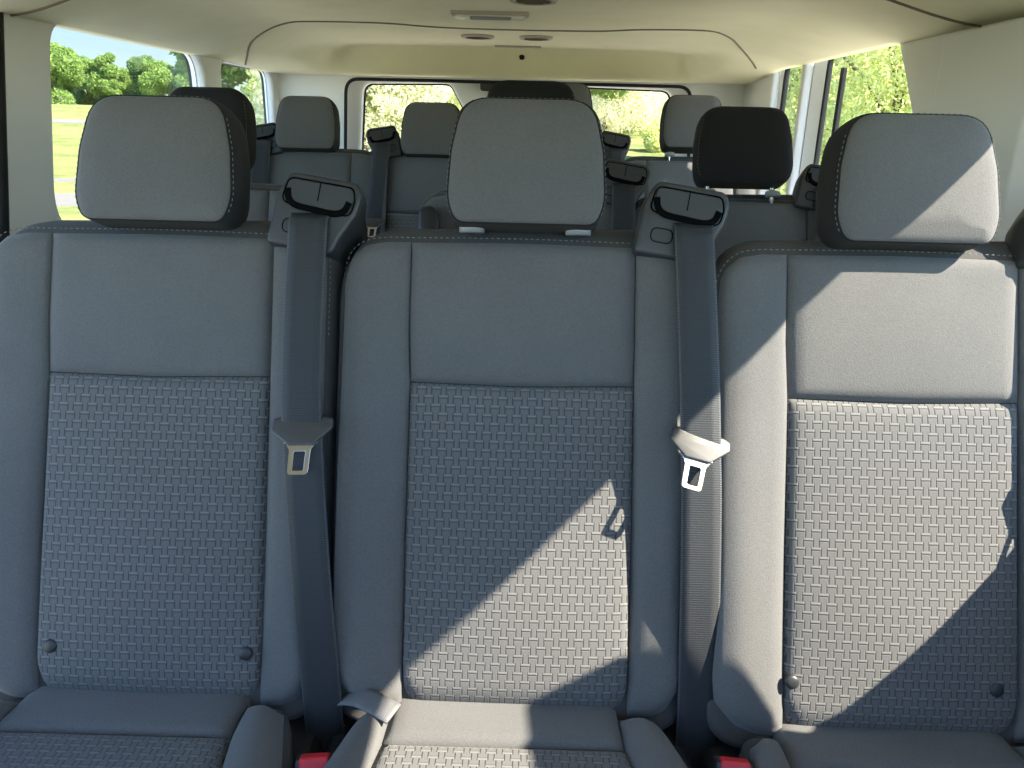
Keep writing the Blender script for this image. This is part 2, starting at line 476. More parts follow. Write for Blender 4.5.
def seat_mesh_lib():
    lib = {}
    # shell: sides, back and the dark yoke that rolls over the top
    def ring(side, top, bot=0.0):
        p = SIL.copy()
        q = offset(p, side)
        k = np.clip((p[:, 1] + 0.10) / 0.09, 0, 1)
        q[:, 1] += k * top
        # crown the top edge a little in the middle, where the headrest stands
        q[:, 1] += k * 0.006 * np.clip(1 - (p[:, 0] / 0.26) ** 2, 0, 1) * (top > 0)
        return q
    v, f = loft([(offset(SIL, -0.03), -0.007), (ring(-0.007, 0.0), -0.005), (ring(-0.001, 0.005), -0.006), (ring(0.004, 0.016), -0.014), (ring(0.006, 0.031), -0.033),
                 (ring(0.006, 0.042), -0.062), (ring(0.003, 0.040), -0.090), (ring(-0.01, 0.018), -0.115), (ring(-0.05, -0.04), -0.128)], T)
    lib['shell'] = mesh('backrest', v, f)
    ns, nt = 26, 26
    # upper panel
    def hp(s, t):
        return -0.003 + 0.009 * (g4(s, 14) * g4(t, 14)) ** 0.5 + 0.006 * g4(s, 2) * g4(t, 2)
    v, f, uv = coons([(-0.1595, -0.2068), (-0.1635, -0.13), (-0.1635, -0.005)], [(0.1625, -0.2048), (0.1615, -0.1), (0.1605, -0.005)],
                     [(-0.1595, -0.2068), (0, -0.2095), (0.1625, -0.2048)], [(-0.1635, -0.005), (0, -0.0025), (0.1605, -0.005)], ns, nt, hp, T, skirt=-0.02)
    lib['panel'] = mesh('upper_panel', v, f, uvs=uv)
    # woven insert
    def hi(s, t):
        curl = -0.022 * max(0, (0.10 - t) / 0.10) ** 2
        lum = 0.006 * math.exp(-((t - 0.3) / 0.22) ** 2) * g4(s, 2)
        return -0.003 + 0.010 * (g4(s, 16) * (1 - max(0, 2 * t - 1) ** 18)) ** 0.5 + 0.008 * g4(s, 2) * g4(t, 2) + curl + lum
    v, f, uv = coons([(-0.157, -0.640), (-0.1595, -0.42), (-0.1595, -0.208)], [(0.164, -0.640), (0.164, -0.42), (0.1625, -0.206)],
                     bottom_round(-0.157, 0.164, -0.678, 0.03, 0.03), [(-0.1595, -0.208), (0, -0.2107), (0.1625, -0.206)], 40, 60, hi, T, skirt=-0.035)
    lib['insert'] = mesh('woven_insert', v, f, uvs=uv)
    # left and right bolsters: soft ridges that fall to the seam and wrap round the outer edge
    def hbl(s, t):
        e = (min(1, t / 0.04) * min(1, (1 - t) / 0.03)) ** 0.5
        inner = min(1.0, (1 - s) / 0.12)                      # steep fall into the seam
        outer = max(0.0, 1 - ((0.62 - s) / 0.62) ** 2) ** 0.5 if s < 0.62 else 1.0
        prof = 0.026 * (0.30 + 0.70 * math.sin(PI / 2 * min(1.0, (1 - s) / 0.6))) * inner ** 0.5
        grow = 0.42 + 0.58 * math.exp(-((t - 0.30) / 0.36) ** 2)
        return -0.003 + (0.003 + prof * grow) * e * (0.12 + 0.88 * outer) - 0.010 * (1 - outer)
    v, f, uv = coons([(-0.2595, -0.60), (-0.262, -0.35), (-0.2605, -0.15), (-0.2605, -0.072), (-0.257, -0.047)],
                     [(-0.1580, -0.677), (-0.1605, -0.42), (-0.1605, -0.208), (-0.1645, -0.13), (-0.1645, -0.0045)],
                     [(-0.2595, -0.60), (-0.252, -0.635), (-0.226, -0.664), (-0.197, -0.676), (-0.1580, -0.679)],
                     [(-0.257, -0.047), (-0.248, -0.026), (-0.230, -0.0105), (-0.200, -0.005), (-0.1645, -0.0045)], 18, 44, hbl, T, skirt=-0.03)
    lib['bolster_l'] = mesh('side_bolster', v, f, uvs=uv)
    def hbr(s, t): return hbl(1 - s, t)
    v, f, uv = coons([(0.165, -0.677), (0.165, -0.42), (0.1635, -0.207), (0.1625, -0.1), (0.1615, -0.005)],
                     [(0.240, -0.60), (0.2415, -0.35), (0.240, -0.15), (0.240, -0.07), (0.239, -0.028)],
                     [(0.165, -0.677), (0.197, -0.676), (0.218, -0.666), (0.236, -0.64), (0.240, -0.60)],
                     [(0.1615, -0.005), (0.205, -0.0055), (0.225, -0.0085), (0.235, -0.015), (0.239, -0.028)], 16, 44, hbr, T, skirt=-0.03)
    lib['bolster_r'] = mesh('side_bolster', v, f, uvs=uv)
    # stitching along the front edge of the yoke, down the left shoulder
    pth = [(-0.2645, -0.30), (-0.2645, -0.15), (-0.2635, -0.072), (-0.2595, -0.040), (-0.250, -0.019), (-0.231, -0.0035), (-0.20, 0.0020), (-0.165, 0.0025), (0, 0.0045), (0.165, 0.002), (0.21, 0.0), (0.230, -0.005), (0.241, -0.02), (0.2435, -0.04), (0.2445, -0.15)]
    pp = smooth_path([(*p, 0) for p in pth], 140)
    v, f = stitches([T(p[0], p[1], -0.0035 - 0.010 * min(1, max(0, (abs(p[0]) - 0.250) / 0.014))) for p in pp], NF)
    lib['stitch'] = mesh('seam_stitching', v, f)
    # headrest
    HN = 0.020                                   # the cushion stands forward of the backrest
    def TH(u, v, n): return T(u, v, n)
    hb = headrest_outline()
    hf = rounded([(-0.099, 0.017), (-0.1115, 0.05), (-0.1075, 0.12), (-0.092, 0.195), (0.092, 0.195), (0.1075, 0.12), (0.1115, 0.05), (0.099, 0.017)],
                 [0.022, 0.08, 0.12, 0.056, 0.056, 0.12, 0.08, 0.022], 6)
    def lerp(a, b, k): return a + (b - a) * k
    def down(q, d): q = q.copy(); q[:, 1] -= d; return q
    v, f = loft([(offset(hf, -0.02), 0.014 + HN), (hf, 0.0165 + HN), (lerp(hf, hb, 0.45), 0.011 + HN), (lerp(hf, hb, 0.85), -0.004 + HN), (hb, -0.024 + HN),
                 (offset(hb, -0.001), -0.045 + HN), (offset(hb, -0.006), -0.066 + HN), (offset(hb, -0.016), -0.081 + HN), (offset(hb, -0.04), -0.088 + HN)], TH)
    lib['head_shell'] = mesh('headrest', v, f)
    inner = offset(hf, -0.0012)
    rings = [(inner, 0.008 + HN), (offset(inner, -0.0002), 0.0160 + HN)]
    for gsc, n in ((-0.003, 0.0190), (-0.009, 0.0220), (-0.018, 0.0242)): rings.append((offset(inner, gsc), n + HN))
    for q, n in ((0.72, 0.0262), (0.5, 0.0277), (0.25, 0.0285)): rings.append(((inner - inner.mean(0)) * q + inner.mean(0), n + HN))
    v, f = loft(rings, TH)
    lib['head_front'] = mesh('headrest_cover', v, f)
    pp = resample(np.r_[hf, hf[:1]], 300)
    left = sorted([p for p in pp if p[0] < -0.08 and p[1] > 0.03], key=lambda p: p[1])
    topm = sorted([p for p in pp if abs(p[0]) <= 0.08 and p[1] > 0.15], key=lambda p: p[0])
    right = sorted([p for p in pp if p[0] > 0.08 and p[1] > 0.03], key=lambda p: -p[1])
    seam = resample(np.array(left + topm + right), 200)
    v, f = stitches([TH(p[0] + math.copysign(0.0016, p[0]) * (p[1] < 0.17), p[1] + 0.0010 * (p[1] >= 0.17), 0.0138 + HN) for p in seam], NF, w=0.0011)
    lib['head_stitch'] = mesh('headrest_stitching', v, f)
    # sleeves and posts
    for nm, u in (('l', -0.077), ('r', 0.077)):
        ol = rounded([(u - 0.02, 0.0), (u - 0.02, 0.03), (u + 0.02, 0.03), (u + 0.02, 0.0)], 0.004)
        # oval collar standing on the yoke, its axis along v
        V, F = [], []
        prof = [(0.0, 0.0185, 0.012), (0.010, 0.0185, 0.012), (0.014, 0.0165, 0.010), (0.016, 0.010, 0.006), (0.012, 0.0085, 0.0055)]
        for (h, a, b) in prof:
            for k in range(24):
                an = 2 * PI * k / 24; V.append(T(u + a * math.cos(an), h * 0.9 + 0.006, -0.004 + b * math.sin(an)) + np.array([0, 0.0, 0.006]))
        for r in range(len(prof) - 1):
            for k in range(24): F.append((r * 24 + k, r * 24 + (k + 1) % 24, r * 24 + 24 + (k + 1) % 24, r * 24 + 24 + k))
        F.append(tuple(range(24))); F.append(tuple((len(prof) - 1) * 24 + k for k in range(24)))
        lib['sleeve_' + nm] = mesh('guide_sleeve', V, F)
        v, f = tube([T(u, -0.06, -0.012), T(u, 0.03, -0.012), T(u, 0.09, -0.012)], 0.0055, 12)
        lib['post_' + nm] = mesh('headrest_post', v, f)
    # cushion
    def rc(x0, x1, w0, w1, r): return rounded([(x0, w0), (x0 - 0.01, w1), (x1 + 0.01, w1), (x1, w0)], r, 6)
    co = rounded([(-0.215, 0.0), (-0.236, 0.12), (-0.245, 0.47), (0.243, 0.47), (0.243, 0.12), (0.205, 0.0)], [0.03, 0.05, 0.06, 0.06, 0.05, 0.03], 6)
    v, f = loft([(offset(co, -0.02), -0.007), (offset(co, -0.004), -0.010), (co, -0.018), (offset(co, 0.002), -0.06), (offset(co, -0.006), -0.11), (offset(co, -0.03), -0.13)], TCU)
    lib['cushion'] = mesh('seat_cushion', v, f)
    def hs_(s, t): return -0.001 + 0.009 * (g4(s, 14) * g4(t, 10)) ** 0.5
    v, f, uv = coons([(-0.170, 0.079), (-0.168, -0.03)], [(0.151, 0.077), (0.148, -0.03)], [(-0.170, 0.079), (0.151, 0.077)], [(-0.168, -0.03), (0.148, -0.03)], 24, 10, hs_, TCU, skirt=-0.02)
    lib['cushion_strip'] = mesh('cushion_rear_panel', v, f, uvs=uv)
    def hc_(s, t): return -0.001 + 0.009 * (g4(s, 16) * g4(t, 20)) ** 0.5
    v, f, uv = coons([(-0.190, 0.44), (-0.185, 0.2), (-0.170, 0.081)], [(0.180, 0.44), (0.172, 0.2), (0.152, 0.079)], [(-0.190, 0.44), (0.180, 0.44)], [(-0.170, 0.081), (0.152, 0.079)], 30, 40, hc_, TCU, skirt=-0.02)
    lib['cushion_insert'] = mesh('cushion_insert', v, f, uvs=uv)
    def hcb(s, t): return -0.004 + (0.010 + 0.018 * math.sin(PI * s) ** 0.8) * (g4(t, 10) * g4(s, 6)) ** 0.5
    v, f, uv = coons([(-0.243, 0.45), (-0.240, 0.15), (-0.212, 0.034)], [(-0.1905, 0.45), (-0.1855, 0.2), (-0.1705, 0.081), (-0.1690, 0.016)], [(-0.243, 0.45), (-0.1905, 0.45)], [(-0.212, 0.034), (-0.195, 0.020), (-0.1690, 0.016)], 14, 40, hcb, TCU, skirt=-0.03)
    lib['cb_l'] = mesh('cushion_bolster', v, f, uvs=uv)
    v, f, uv = coons([(0.1805, 0.45), (0.1725, 0.2), (0.1525, 0.081), (0.150, 0.010)], [(0.242, 0.45), (0.241, 0.15), (0.206, 0.024)], [(0.1805, 0.45), (0.242, 0.45)], [(0.150, 0.010), (0.18, 0.013), (0.206, 0.024)], 14, 40, hcb, TCU, skirt=-0.03)
    lib['cb_r'] = mesh('cushion_bolster', v, f, uvs=uv)
    # pedestal under the cushion
    lib['base'] = box_mesh('seat_base', (-0.262, -0.27, 0.0), (0.255, 0.22, 0.37), 0.02, 3)
    # anchor buttons
    for nm, u, vv in (('l', -0.134, -0.598), ('r', 0.146, -0.600)):
        V, F = [], []
        prof = [(0.0098, 0.0), (0.0098, 0.003), (0.0085, 0.0046), (0.006, 0.0056), (0.003, 0.0061), (0.0, 0.0062)]
        for (r, h) in prof:
            for k in range(20):
                an = 2 * PI * k / 20; V.append(T(u + max(r, 1e-4) * math.cos(an), vv + max(r, 1e-4) * math.sin(an), 0.009 + h))
        for r in range(len(prof) - 1):
            for k in range(20): F.append((r * 20 + k, r * 20 + (k + 1) % 20, r * 20 + 20 + (k + 1) % 20, r * 20 + 20 + k))
        F.append(tuple((len(prof) - 1) * 20 + k for k in range(20)))
        lib['button_' + nm] = mesh('anchor_button', V, F)
    # shoulder-belt guide beside the headrest
    A = math.radians(-9)
    def TG(x, y, n, c=(0.226, 0.036)):
        return T(c[0] + x * math.cos(A) - y * math.sin(A), c[1] + x * math.sin(A) + y * math.cos(A), n)
    go = rounded([(-0.062, -0.060), (-0.060, 0.012), (-0.046, 0.047), (0.052, 0.047), (0.061, 0.030), (0.058, 0.000), (0.040, -0.038), (0.034, -0.060)],
                 [0.008, 0.03, 0.014, 0.014, 0.02, 0.03, 0.03, 0.01], 6)
    def gr(g_, back=0.0):
        q = offset(go, g_); q[:, 1] -= back; return q
    rear = np.stack([go[:, 0] * 0.72 + 0.012, go[:, 1] * 0.8 - 0.035], 1)
    v, f = loft([(gr(-0.006), 0.019), (gr(-0.0018), 0.0185), (gr(0.0), 0.015), (gr(0.0012), 0.004), (gr(0.0005, 0.003), -0.02), (gr(-0.006, 0.012), -0.05), (rear, -0.09), (offset(rear, -0.02), -0.10)], TG)
    lib['guide'] = mesh('belt_guide', v, f)
    # raised face with a groove, split in two above the slot
    fo = rounded([(-0.052, 0.001), (-0.046, 0.038), (0.048, 0.038), (0.053, 0.020), (0.050, -0.004)], [0.012, 0.012, 0.010, 0.012, 0.012], 6)
    chunks = [tube([TG(p[0], p[1], 0.0195) for p in fo], 0.0011, 6, closed=True)]
    chunks.append(tube([TG(0.001, 0.036, 0.0225), TG(0.001, 0.010, 0.0225)], 0.0007, 6))
    bo = rounded([(-0.043, -0.041), (-0.043, -0.021), (-0.012, -0.021), (-0.012, -0.041)], 0.0095, 6)
    chunks.append(tube([TG(p[0], p[1], 0.0188) for p in bo], 0.0009, 6, closed=True))
    v, f = join_parts(chunks); lib['groove'] = mesh('guide_groove', v, f)
    me = plate(offset(fo, -0.0022), [], lambda a, b, n: Vector(TG(a, b, 0.0195 + n)), 0.005, 0.0012, 'guide_face')
    lib['face'] = me
    so = smooth_path([(-0.044, 0.021), (-0.040, 0.007), (-0.028, -0.001), (0.0, -0.003), (0.028, -0.0035), (0.041, 0.003), (0.046, 0.016)], 40)
    sd = np.gradient(so, axis=0); sd /= np.linalg.norm(sd, axis=1, keepdims=True); sn = np.stack([-sd[:, 1], sd[:, 0]], 1)
    up_, lo_ = so + sn * 0.0042, so - sn * 0.0048
    outl = np.r_[up_, lo_[::-1]]
    lib['slot'] = plate(outl, [], lambda a, b, n: Vector(TG(a, b, 0.0226 + n)), 0.0030, 0.0004, 'belt_slot')
    me = plate(offset(bo, -0.0016), [], lambda a, b, n: Vector(TG(a, b, 0.0185 + n)), 0.003, 0.0008, 'guide_button')
    lib['gbutton'] = me
    # fold-down armrest hinge at the left side (row behind)
    ao = rounded([(-0.032, -0.04), (-0.030, 0.028), (0.004, 0.040), (0.026, 0.016), (0.026, -0.04)], [0.006, 0.022, 0.02, 0.018, 0.006], 6)
    def TA(x, y, n): return T(-0.232 + x * 0.85, -0.075 + y * 0.95, n + 0.022)
    v, f = loft([(offset(ao, -0.01), 0.02), (offset(ao, -0.001), 0.017), (ao, 0.010), (ao, -0.05), (offset(ao, -0.01), -0.06)], TA)
    lib['armrest'] = mesh('armrest', v, f)
    return lib

LIB = seat_mesh_lib()

def part(name, key, mat, parent):
    me = LIB[key]
    if not me.materials: me.materials.append(mat)
    o = bpy.data.objects.new(name, me); COL.objects.link(o); o.parent = parent
    return o

def make_seat(loc, label, group, raise_head=0.0, buttons=False, guide=True, gshift=0.0, armrest=False, xs=1.0, cover='fabric'):
    r = empty('passenger_seat', loc); tag(r, label, 'seat', group)
    r.scale = (xs, 1, 1)
    part('seat_base', 'base', M['black_plastic'], r)
    part('backrest', 'shell', M['dark_fabric'], r)
    part('upper_panel', 'panel', M['fabric'], r)
    ins = part('woven_insert', 'insert', M['woven'], r)
    part('side_bolster', 'bolster_l', M['fabric'], r)
    part('side_bolster', 'bolster_r', M['fabric'], r)
    part('seam_stitching', 'stitch', M['thread'], r)
    cu = part('seat_cushion', 'cushion', M['dark_fabric'], r)
    part('cushion_rear_panel', 'cushion_strip', M['fabric'], cu)
    part('cushion_insert', 'cushion_insert', M['woven'], cu)
    part('cushion_bolster', 'cb_l', M['fabric'], cu)
    part('cushion_bolster', 'cb_r', M['fabric'], cu)
    h = part('headrest', 'head_shell', M['black_fabric'], r)
    cv = part('headrest_cover', 'head_front', M['fabric'], h)
    if cover != 'fabric':
        cv.data = cv.data.copy() if 'dark_cover' not in LIB else LIB['dark_cover']
        LIB['dark_cover'] = cv.data; cv.data.materials[0] = M[cover]
    part('headrest_stitching', 'head_stitch', M['thread'], h)
    if raise_head > 0.01:
        part('headrest_post', 'post_l', M['metal'], h); part('headrest_post', 'post_r', M['metal'], h)
    if raise_head:
        h.location = (0, raise_head * SR, raise_head * CR)
    part('guide_sleeve', 'sleeve_l', M['sleeve'], r); part('guide_sleeve', 'sleeve_r', M['sleeve'], r)
    if buttons:
        for k in 'lr': part('anchor_button', 'button_' + k, M['black_plastic'], r).location.x = -0.016 if loc[0] > 0 else 0.0
    if guide:
        gd = part('belt_guide', 'guide', M['guide_plastic'], r)
        gd.location = (gshift, 0, 0)
        part('guide_groove', 'groove', M['slot_shade'], gd); part('guide_face', 'face', M['guide_plastic'], gd)
        part('belt_slot', 'slot', M['slot_shade'], gd); part('guide_button', 'gbutton', M['guide_plastic'], gd)
    if armrest: part('armrest', 'armrest', M['black_plastic'], r)
    return r

YN = 0.75
XN = (-0.525, 0.0, 0.535)
YS = (0.75, 0.75, 0.725)
make_seat((XN[0], YN, 0), 'grey cloth seat nearest the camera, wholly in blue shade, with two black anchor buttons', 'front row of three seats', -0.009, True)
make_seat((XN[1], YN, 0), 'middle grey cloth seat of the nearest row, between the two hanging belts', 'front row of three seats')
make_seat((XN[2], YS[2], 0), 'grey cloth seat of the nearest row crossed by a broad diagonal band of sunlight', 'front row of three seats', -0.009, True)
YM = 1.53
DK = 'black_fabric'
make_seat((-0.768, YM, 0), 'seat against the sliding door side wall, its black sided headrest behind the shaded front seat', 'second row of seats', 0.034, guide=False, xs=-0.90, cover=DK)
make_seat((0.005, YM, 0), 'seat directly behind the middle front seat, only its tall headrest top showing above', 'second row of seats', 0.068, armrest=True, cover=DK)
make_seat((0.515, YM, 0), 'seat with a raised black headrest on posts, just behind the sunlit front seat', 'second row of seats', 0.018, gshift=-0.03, cover=DK)
YR = 2.36; ZR = 0.06
make_seat((-0.75, YR, ZR), 'back row seat in the corner under the rear side window with treetops', 'back row of four seats', -0.022, gshift=-0.068, xs=-0.92)
make_seat((-0.325, YR, ZR), 'back row seat in front of the rear door window beside a tall belt guide', 'back row of four seats', -0.033, gshift=-0.047, xs=-0.92)
make_seat((0.115, YR, ZR), 'back row seat mostly hidden, headrest edge peeking behind the middle headrests', 'back row of four seats', 0.045, gshift=-0.035, xs=0.92)
make_seat((0.555, YR, ZR), 'back row seat whose raised headrest covers the corner of the rear door window', 'back row of four seats', 0.013, guide=False, xs=0.92)

# ------------------------------------------------------------------ seat belts
def make_belt(x0, loc, pts, label, group, tongue=None, tilt=0.0, w=0.055, lean=(0.0, 0.40)):
    r = empty('seat_belt', loc); tag(r, label, 'seat belt', group)
    P = smooth_path([(u, v, n) for (u, v, n) in pts], 60)
    path = [T(*p) for p in P]
    v, f, uv = ribbon(path, np.array([1, 0, -0.0]), w, 0.0024, NF)
    me = mesh('webbing', v, f, uvs=uv); link('webbing', me, M['webbing'], r)
    if tongue:
        tu, tv, tn = tongue
        ca, sa = math.cos(tilt), math.sin(tilt)
        def TT(x, y, n):                        # the tongue hangs a little turned on the belt
            a, b = x * ca - y * sa, x * sa + y * ca
            return T(tu + a, tv + b, tn + n - a * math.tan(lean[0]) - (b - 0.008) * math.tan(lean[1]))
        body = rounded([(-0.041, 0.020), (-0.031, 0.024), (0.031, 0.024), (0.041, 0.020), (0.0425, 0.008), (0.018, -0.0145), (-0.017, -0.0145), (-0.0425, 0.004)],
                        [0.005, 0.01, 0.01, 0.005, 0.006, 0.006, 0.006, 0.006], 5)
        me = plate(body, [], lambda a, b, n: Vector(TT(a, b, n + 0.0045)), 0.010, 0.0026, 'tongue')
        for p in me.polygons: p.use_smooth = True
        t = link('tongue', me, M['tongue'], r)
        mo = rounded([(-0.0225, -0.0110), (-0.0160, -0.022), (-0.0150, -0.055), (0.0140, -0.055), (0.0150, -0.022), (0.0225, -0.0110)], [0.001, 0.006, 0.006, 0.006, 0.006, 0.001], 5)
        ho = rounded([(-0.0080, -0.024), (-0.0076, -0.0485), (0.0066, -0.0485), (0.0072, -0.024)], 0.0015, 4)
        me = plate(mo, [ho], lambda a, b, n: Vector(TT(a, b, n + 0.004)), 0.0034, 0.0010, 'latch_plate')
        link('latch_plate', me, M['metal'], t)
    return r

make_belt(0, (XN[0], YN, 0), [(0.219, 0.0275, 0.0205), (0.218, 0.016, 0.0285), (0.2185, -0.02, 0.033), (0.219, -0.12, 0.042), (0.222, -0.238, 0.048), (0.228, -0.308, 0.049), (0.234, -0.38, 0.048), (0.246, -0.52, 0.038), (0.257, -0.66, 0.012), (0.262, -0.78, -0.02)],
          'black belt hanging between the shaded front seat and the middle front seat', 'hanging belts of the front row', (0.2265, -0.284, 0.044), 0.04)
make_belt(0, (XN[1], YN, 0), [(0.238, 0.0275, 0.0205), (0.238, 0.016, 0.0285), (0.239, -0.02, 0.033), (0.243, -0.12, 0.042), (0.247, -0.222, 0.048), (0.2495, -0.30, 0.049), (0.252, -0.363, 0.048), (0.255, -0.50, 0.040), (0.2605, -0.655, 0.014), (0.264, -0.78, -0.02)],
          'black belt with its tongue in bright sunlight, beside the sunlit front seat', 'hanging belts of the front row', (0.246, -0.290, 0.044), -0.25, lean=(0.12, 0.33))
make_belt(0, (XN[2], YS[2], 0), [(0.238, 0.0275, 0.0205), (0.238, 0.016, 0.0285), (0.239, -0.02, 0.033), (0.243, -0.12, 0.042), (0.247, -0.222, 0.048), (0.252, -0.363, 0.048), (0.255, -0.50, 0.040), (0.2605, -0.655, 0.014), (0.264, -0.78, -0.02)],
          'black belt of the sunlit front seat, hanging at the wall side of it', 'hanging belts of the front row', (0.248, -0.30, 0.044), -0.05)
BL = [(0.226, 0.0275, 0.0205), (0.226, 0.016, 0.0285), (0.226, -0.02, 0.031), (0.228, -0.12, 0.030), (0.231, -0.30, 0.03), (0.24, -0.60, 0.02), (0.25, -0.76, -0.02)]
def shiftb(dx, dd=0.0): return [(u + dx + dd * min(0, v), v, n) for (u, v, n) in BL]
make_belt(0, (0.005, YM, 0), BL, 'dark navy belt of the second row, hanging just behind the middle front headrest', 'belts of the rows behind')
make_belt(0, (0.515, YM, 0), shiftb(-0.03), 'dark navy belt of the raised headrest seat, behind the sunlit front headrest', 'belts of the rows behind')
make_belt(0, (-0.75, YR, ZR), shiftb(-0.371, 0.06), 'dark navy belt by the rear side window, left of the corner back seat', 'belts of the rows behind')
make_belt(0, (-0.325, YR, ZR), shiftb(-0.391, 0.10), 'dark navy belt in front of the rear door window, its small steel tongue below', 'belts of the rows behind', (-0.186, -0.250, 0.026), 0.0)
make_belt(0, (0.115, YR, ZR), shiftb(-0.04), 'dark navy belt of the mostly hidden back row seat', 'belts of the rows behind')

# buckles between the cushions
def make_buckle(loc, label, tilt):
    r = empty('belt_buckle', loc); tag(r, label, 'buckle', 'buckles between the front cushions')
    r.rotation_euler = (math.radians(-28), 0, tilt)
    o = rounded([(-0.021, -0.05), (-0.0215, 0.03), (0.0215, 0.03), (0.021, -0.05)], 0.006)
    # housing standing up, top face carries the red key
    v, f = loft([(rounded([(-0.018, -0.011), (-0.018, 0.011), (0.018, 0.011), (0.018, -0.011)], 0.005), -0.09),
                 (rounded([(-0.024, -0.015), (-0.024, 0.015), (0.024, 0.015), (0.024, -0.015)], 0.006), -0.07),
                 (rounded([(-0.0245, -0.0155), (-0.0245, 0.0155), (0.0245, 0.0155), (0.0245, -0.0155)], 0.006), -0.006),
                 (rounded([(-0.023, -0.014), (-0.023, 0.014), (0.023, 0.014), (0.023, -0.014)], 0.006), 0.0)], lambda a, b, n: np.array([a, b, n]))
    link('housing', mesh('housing', v, f, smooth=False), M['black_plastic'], r)
    v, f = loft([(rounded([(-0.0185, -0.0165), (-0.0185, 0.0045), (0.0185, 0.0045), (0.0185, -0.0165)], 0.003), -0.03),
                 (rounded([(-0.0185, -0.0165), (-0.0185, 0.0045), (0.0185, 0.0045), (0.0185, -0.0165)], 0.003), 0.001),
                 (rounded([(-0.0165, -0.0145), (-0.0165, 0.003), (0.0165, 0.003), (0.0165, -0.0145)], 0.003), 0.003)], lambda a, b, n: np.array([a, b, n]))
    link('release_button', mesh('release_button', v, f, smooth=False), M['red'], r)
    return r
make_buckle((-0.249, 0.776, 0.428), 'red keyed buckle in the shadow at the foot of the shaded belt', 0.1)
make_buckle((0.289, 0.792, 0.428), 'red keyed buckle at the foot of the sunlit belt', -0.1)

# small strap that wraps the rear corner of the middle cushion
r = empty('anchor_strap', (0.0, YN, 0)); tag(r, 'short grey strap lying over the rear corner of the middle front cushion', 'strap')
pth = smooth_path([np.array(p) for p in [(-0.252, 0.172, 0.385), (-0.236, 0.142, 0.422), (-0.205, 0.119, 0.440), (-0.160, 0.097, 0.4345)]], 24)
wd = np.array([0.42, 0.88, 0.14])
v, f, uv = ribbon(pth, wd, 0.034, 0.003, np.array([0, -0.3, 1]))
link('webbing', mesh('webbing', v, f, uvs=uv), M['strap'], r)

# ------------------------------------------------------------------ van shell
XL, XR = -1.0, 0.85
XC, HW = (XL + XR) / 2, (XR - XL) / 2
YEND = 3.28
def sstep(a, b, x):
    t = min(1, max(0, (x - a) / (b - a))); return t * t * (3 - 2 * t)
def ceil_z(x, y):
    t = abs(x - XC) / HW
    z = 1.47 - (0.082 if x < XC else 0.062) * sstep(0.64, 1.02, t) - 0.012 * t * t
    z += 0.006 * sstep(0.70, 0.62, t) * sstep(2.35, 2.5, y)
    d0 = 3.125 - 0.36 * sstep(0.70, 0.82, t)
    d1 = 3.195 - 0.02 * sstep(0.70, 0.82, t)
    k = sstep(d0, d1, y)
    lip = 1.370
    return z + (min(lip, z) - z) * k
xs_ = np.linspace(XL - 0.02, XR + 0.004, 61)
ys_ = np.r_[np.linspace(-0.55, 2.3, 37), np.linspace(2.34, 3.0, 24), np.linspace(3.02, 3.36, 35)]
V, F = [], []
for y in ys_:
    for x in xs_: V.append((x, y, ceil_z(x, y)))
nx = len(xs_)
for j in range(len(ys_) - 1):
    for i in range(nx - 1): F.append((j * nx + i, j * nx + i + 1, (j + 1) * nx + i + 1, (j + 1) * nx + i))
bvh = BVHTree.FromPolygons(V, F)
nb = len(V)
VV = list(V) + [(x, y, z + 0.03) for (x, y, z) in V]
FF = list(F) + [tuple(reversed([i + nb for i in q])) for q in F]
ring = [i for i in range(nx)] + [j * nx + nx - 1 for j in range(1, len(ys_))] + [(len(ys_) - 1) * nx + i for i in range(nx - 2, -1, -1)] + [j * nx for j in range(len(ys_) - 2, 0, -1)]
for k in range(len(ring)):
    a, b = ring[k], ring[(k + 1) % len(ring)]
    FF.append((a, b, b + nb, a + nb))
struct(link('ceiling', mesh('ceiling', VV, FF), M['headliner']))

def on_ceiling(x, y, dz=0.0): return np.array([x, y, ceil_z(x, y) - dz])

# headliner seams: lines in plan that follow the moulded lining
seam_plan = [(-0.985, 2.86), (-0.93, 2.72), (-0.86, 2.55), (-0.80, 2.47), (-0.70, 2.41), (-0.56, 2.40), (-0.44, 2.44), (-0.33, 2.52), (-0.22, 2.56), (-0.05, 2.575), (0.10, 2.565), (0.22, 2.54), (0.32, 2.47), (0.42, 2.41), (0.50, 2.40), (0.58, 2.47), (0.64, 2.58), (0.71, 2.72), (0.775, 2.86)]
sp = smooth_path(seam_plan, 120)
v, f = tube([on_ceiling(p[0], p[1], 0.0005) for p in sp], 0.0035, 6)
struct(link('trim_1', mesh('trim_1', v, f), M['liner_seam']))
v, f = tube([on_ceiling(x, 1.60 + 0.0 * x, 0.0005) for x in np.linspace(XL + 0.005, XR - 0.005, 60)], 0.0035, 6)
struct(link('trim_2', mesh('trim_2', v, f), M['liner_seam']))

def wall_place(x, sgn):
    # (u,v,n) -> plane x = const, u along y, v up; n grows inwards
    return lambda a, b, n: Vector((x + sgn * n, a, b))

def win_rect(y0, y1, z0, z1, r, lean=0.0):
    return rounded([(y0 - lean, z0), (y0, z1), (y1, z1), (y1, z0)], r, 8)

def glazed(name, x, sgn, rect, th=0.005):
    """seal frame plus pane, a little outside the trim"""
    out = offset(rect, 0.03)
    me = plate(out, [rect], wall_place(x, sgn), 0.016, 0.003, name)
    fr = struct(link(name, me, M['rubber']))
    me = plate(offset(rect, 0.008), [], wall_place(x - sgn * 0.002, sgn), th, 0.0, 'pane')
    link('pane', me, M['glass'], fr)
    return fr

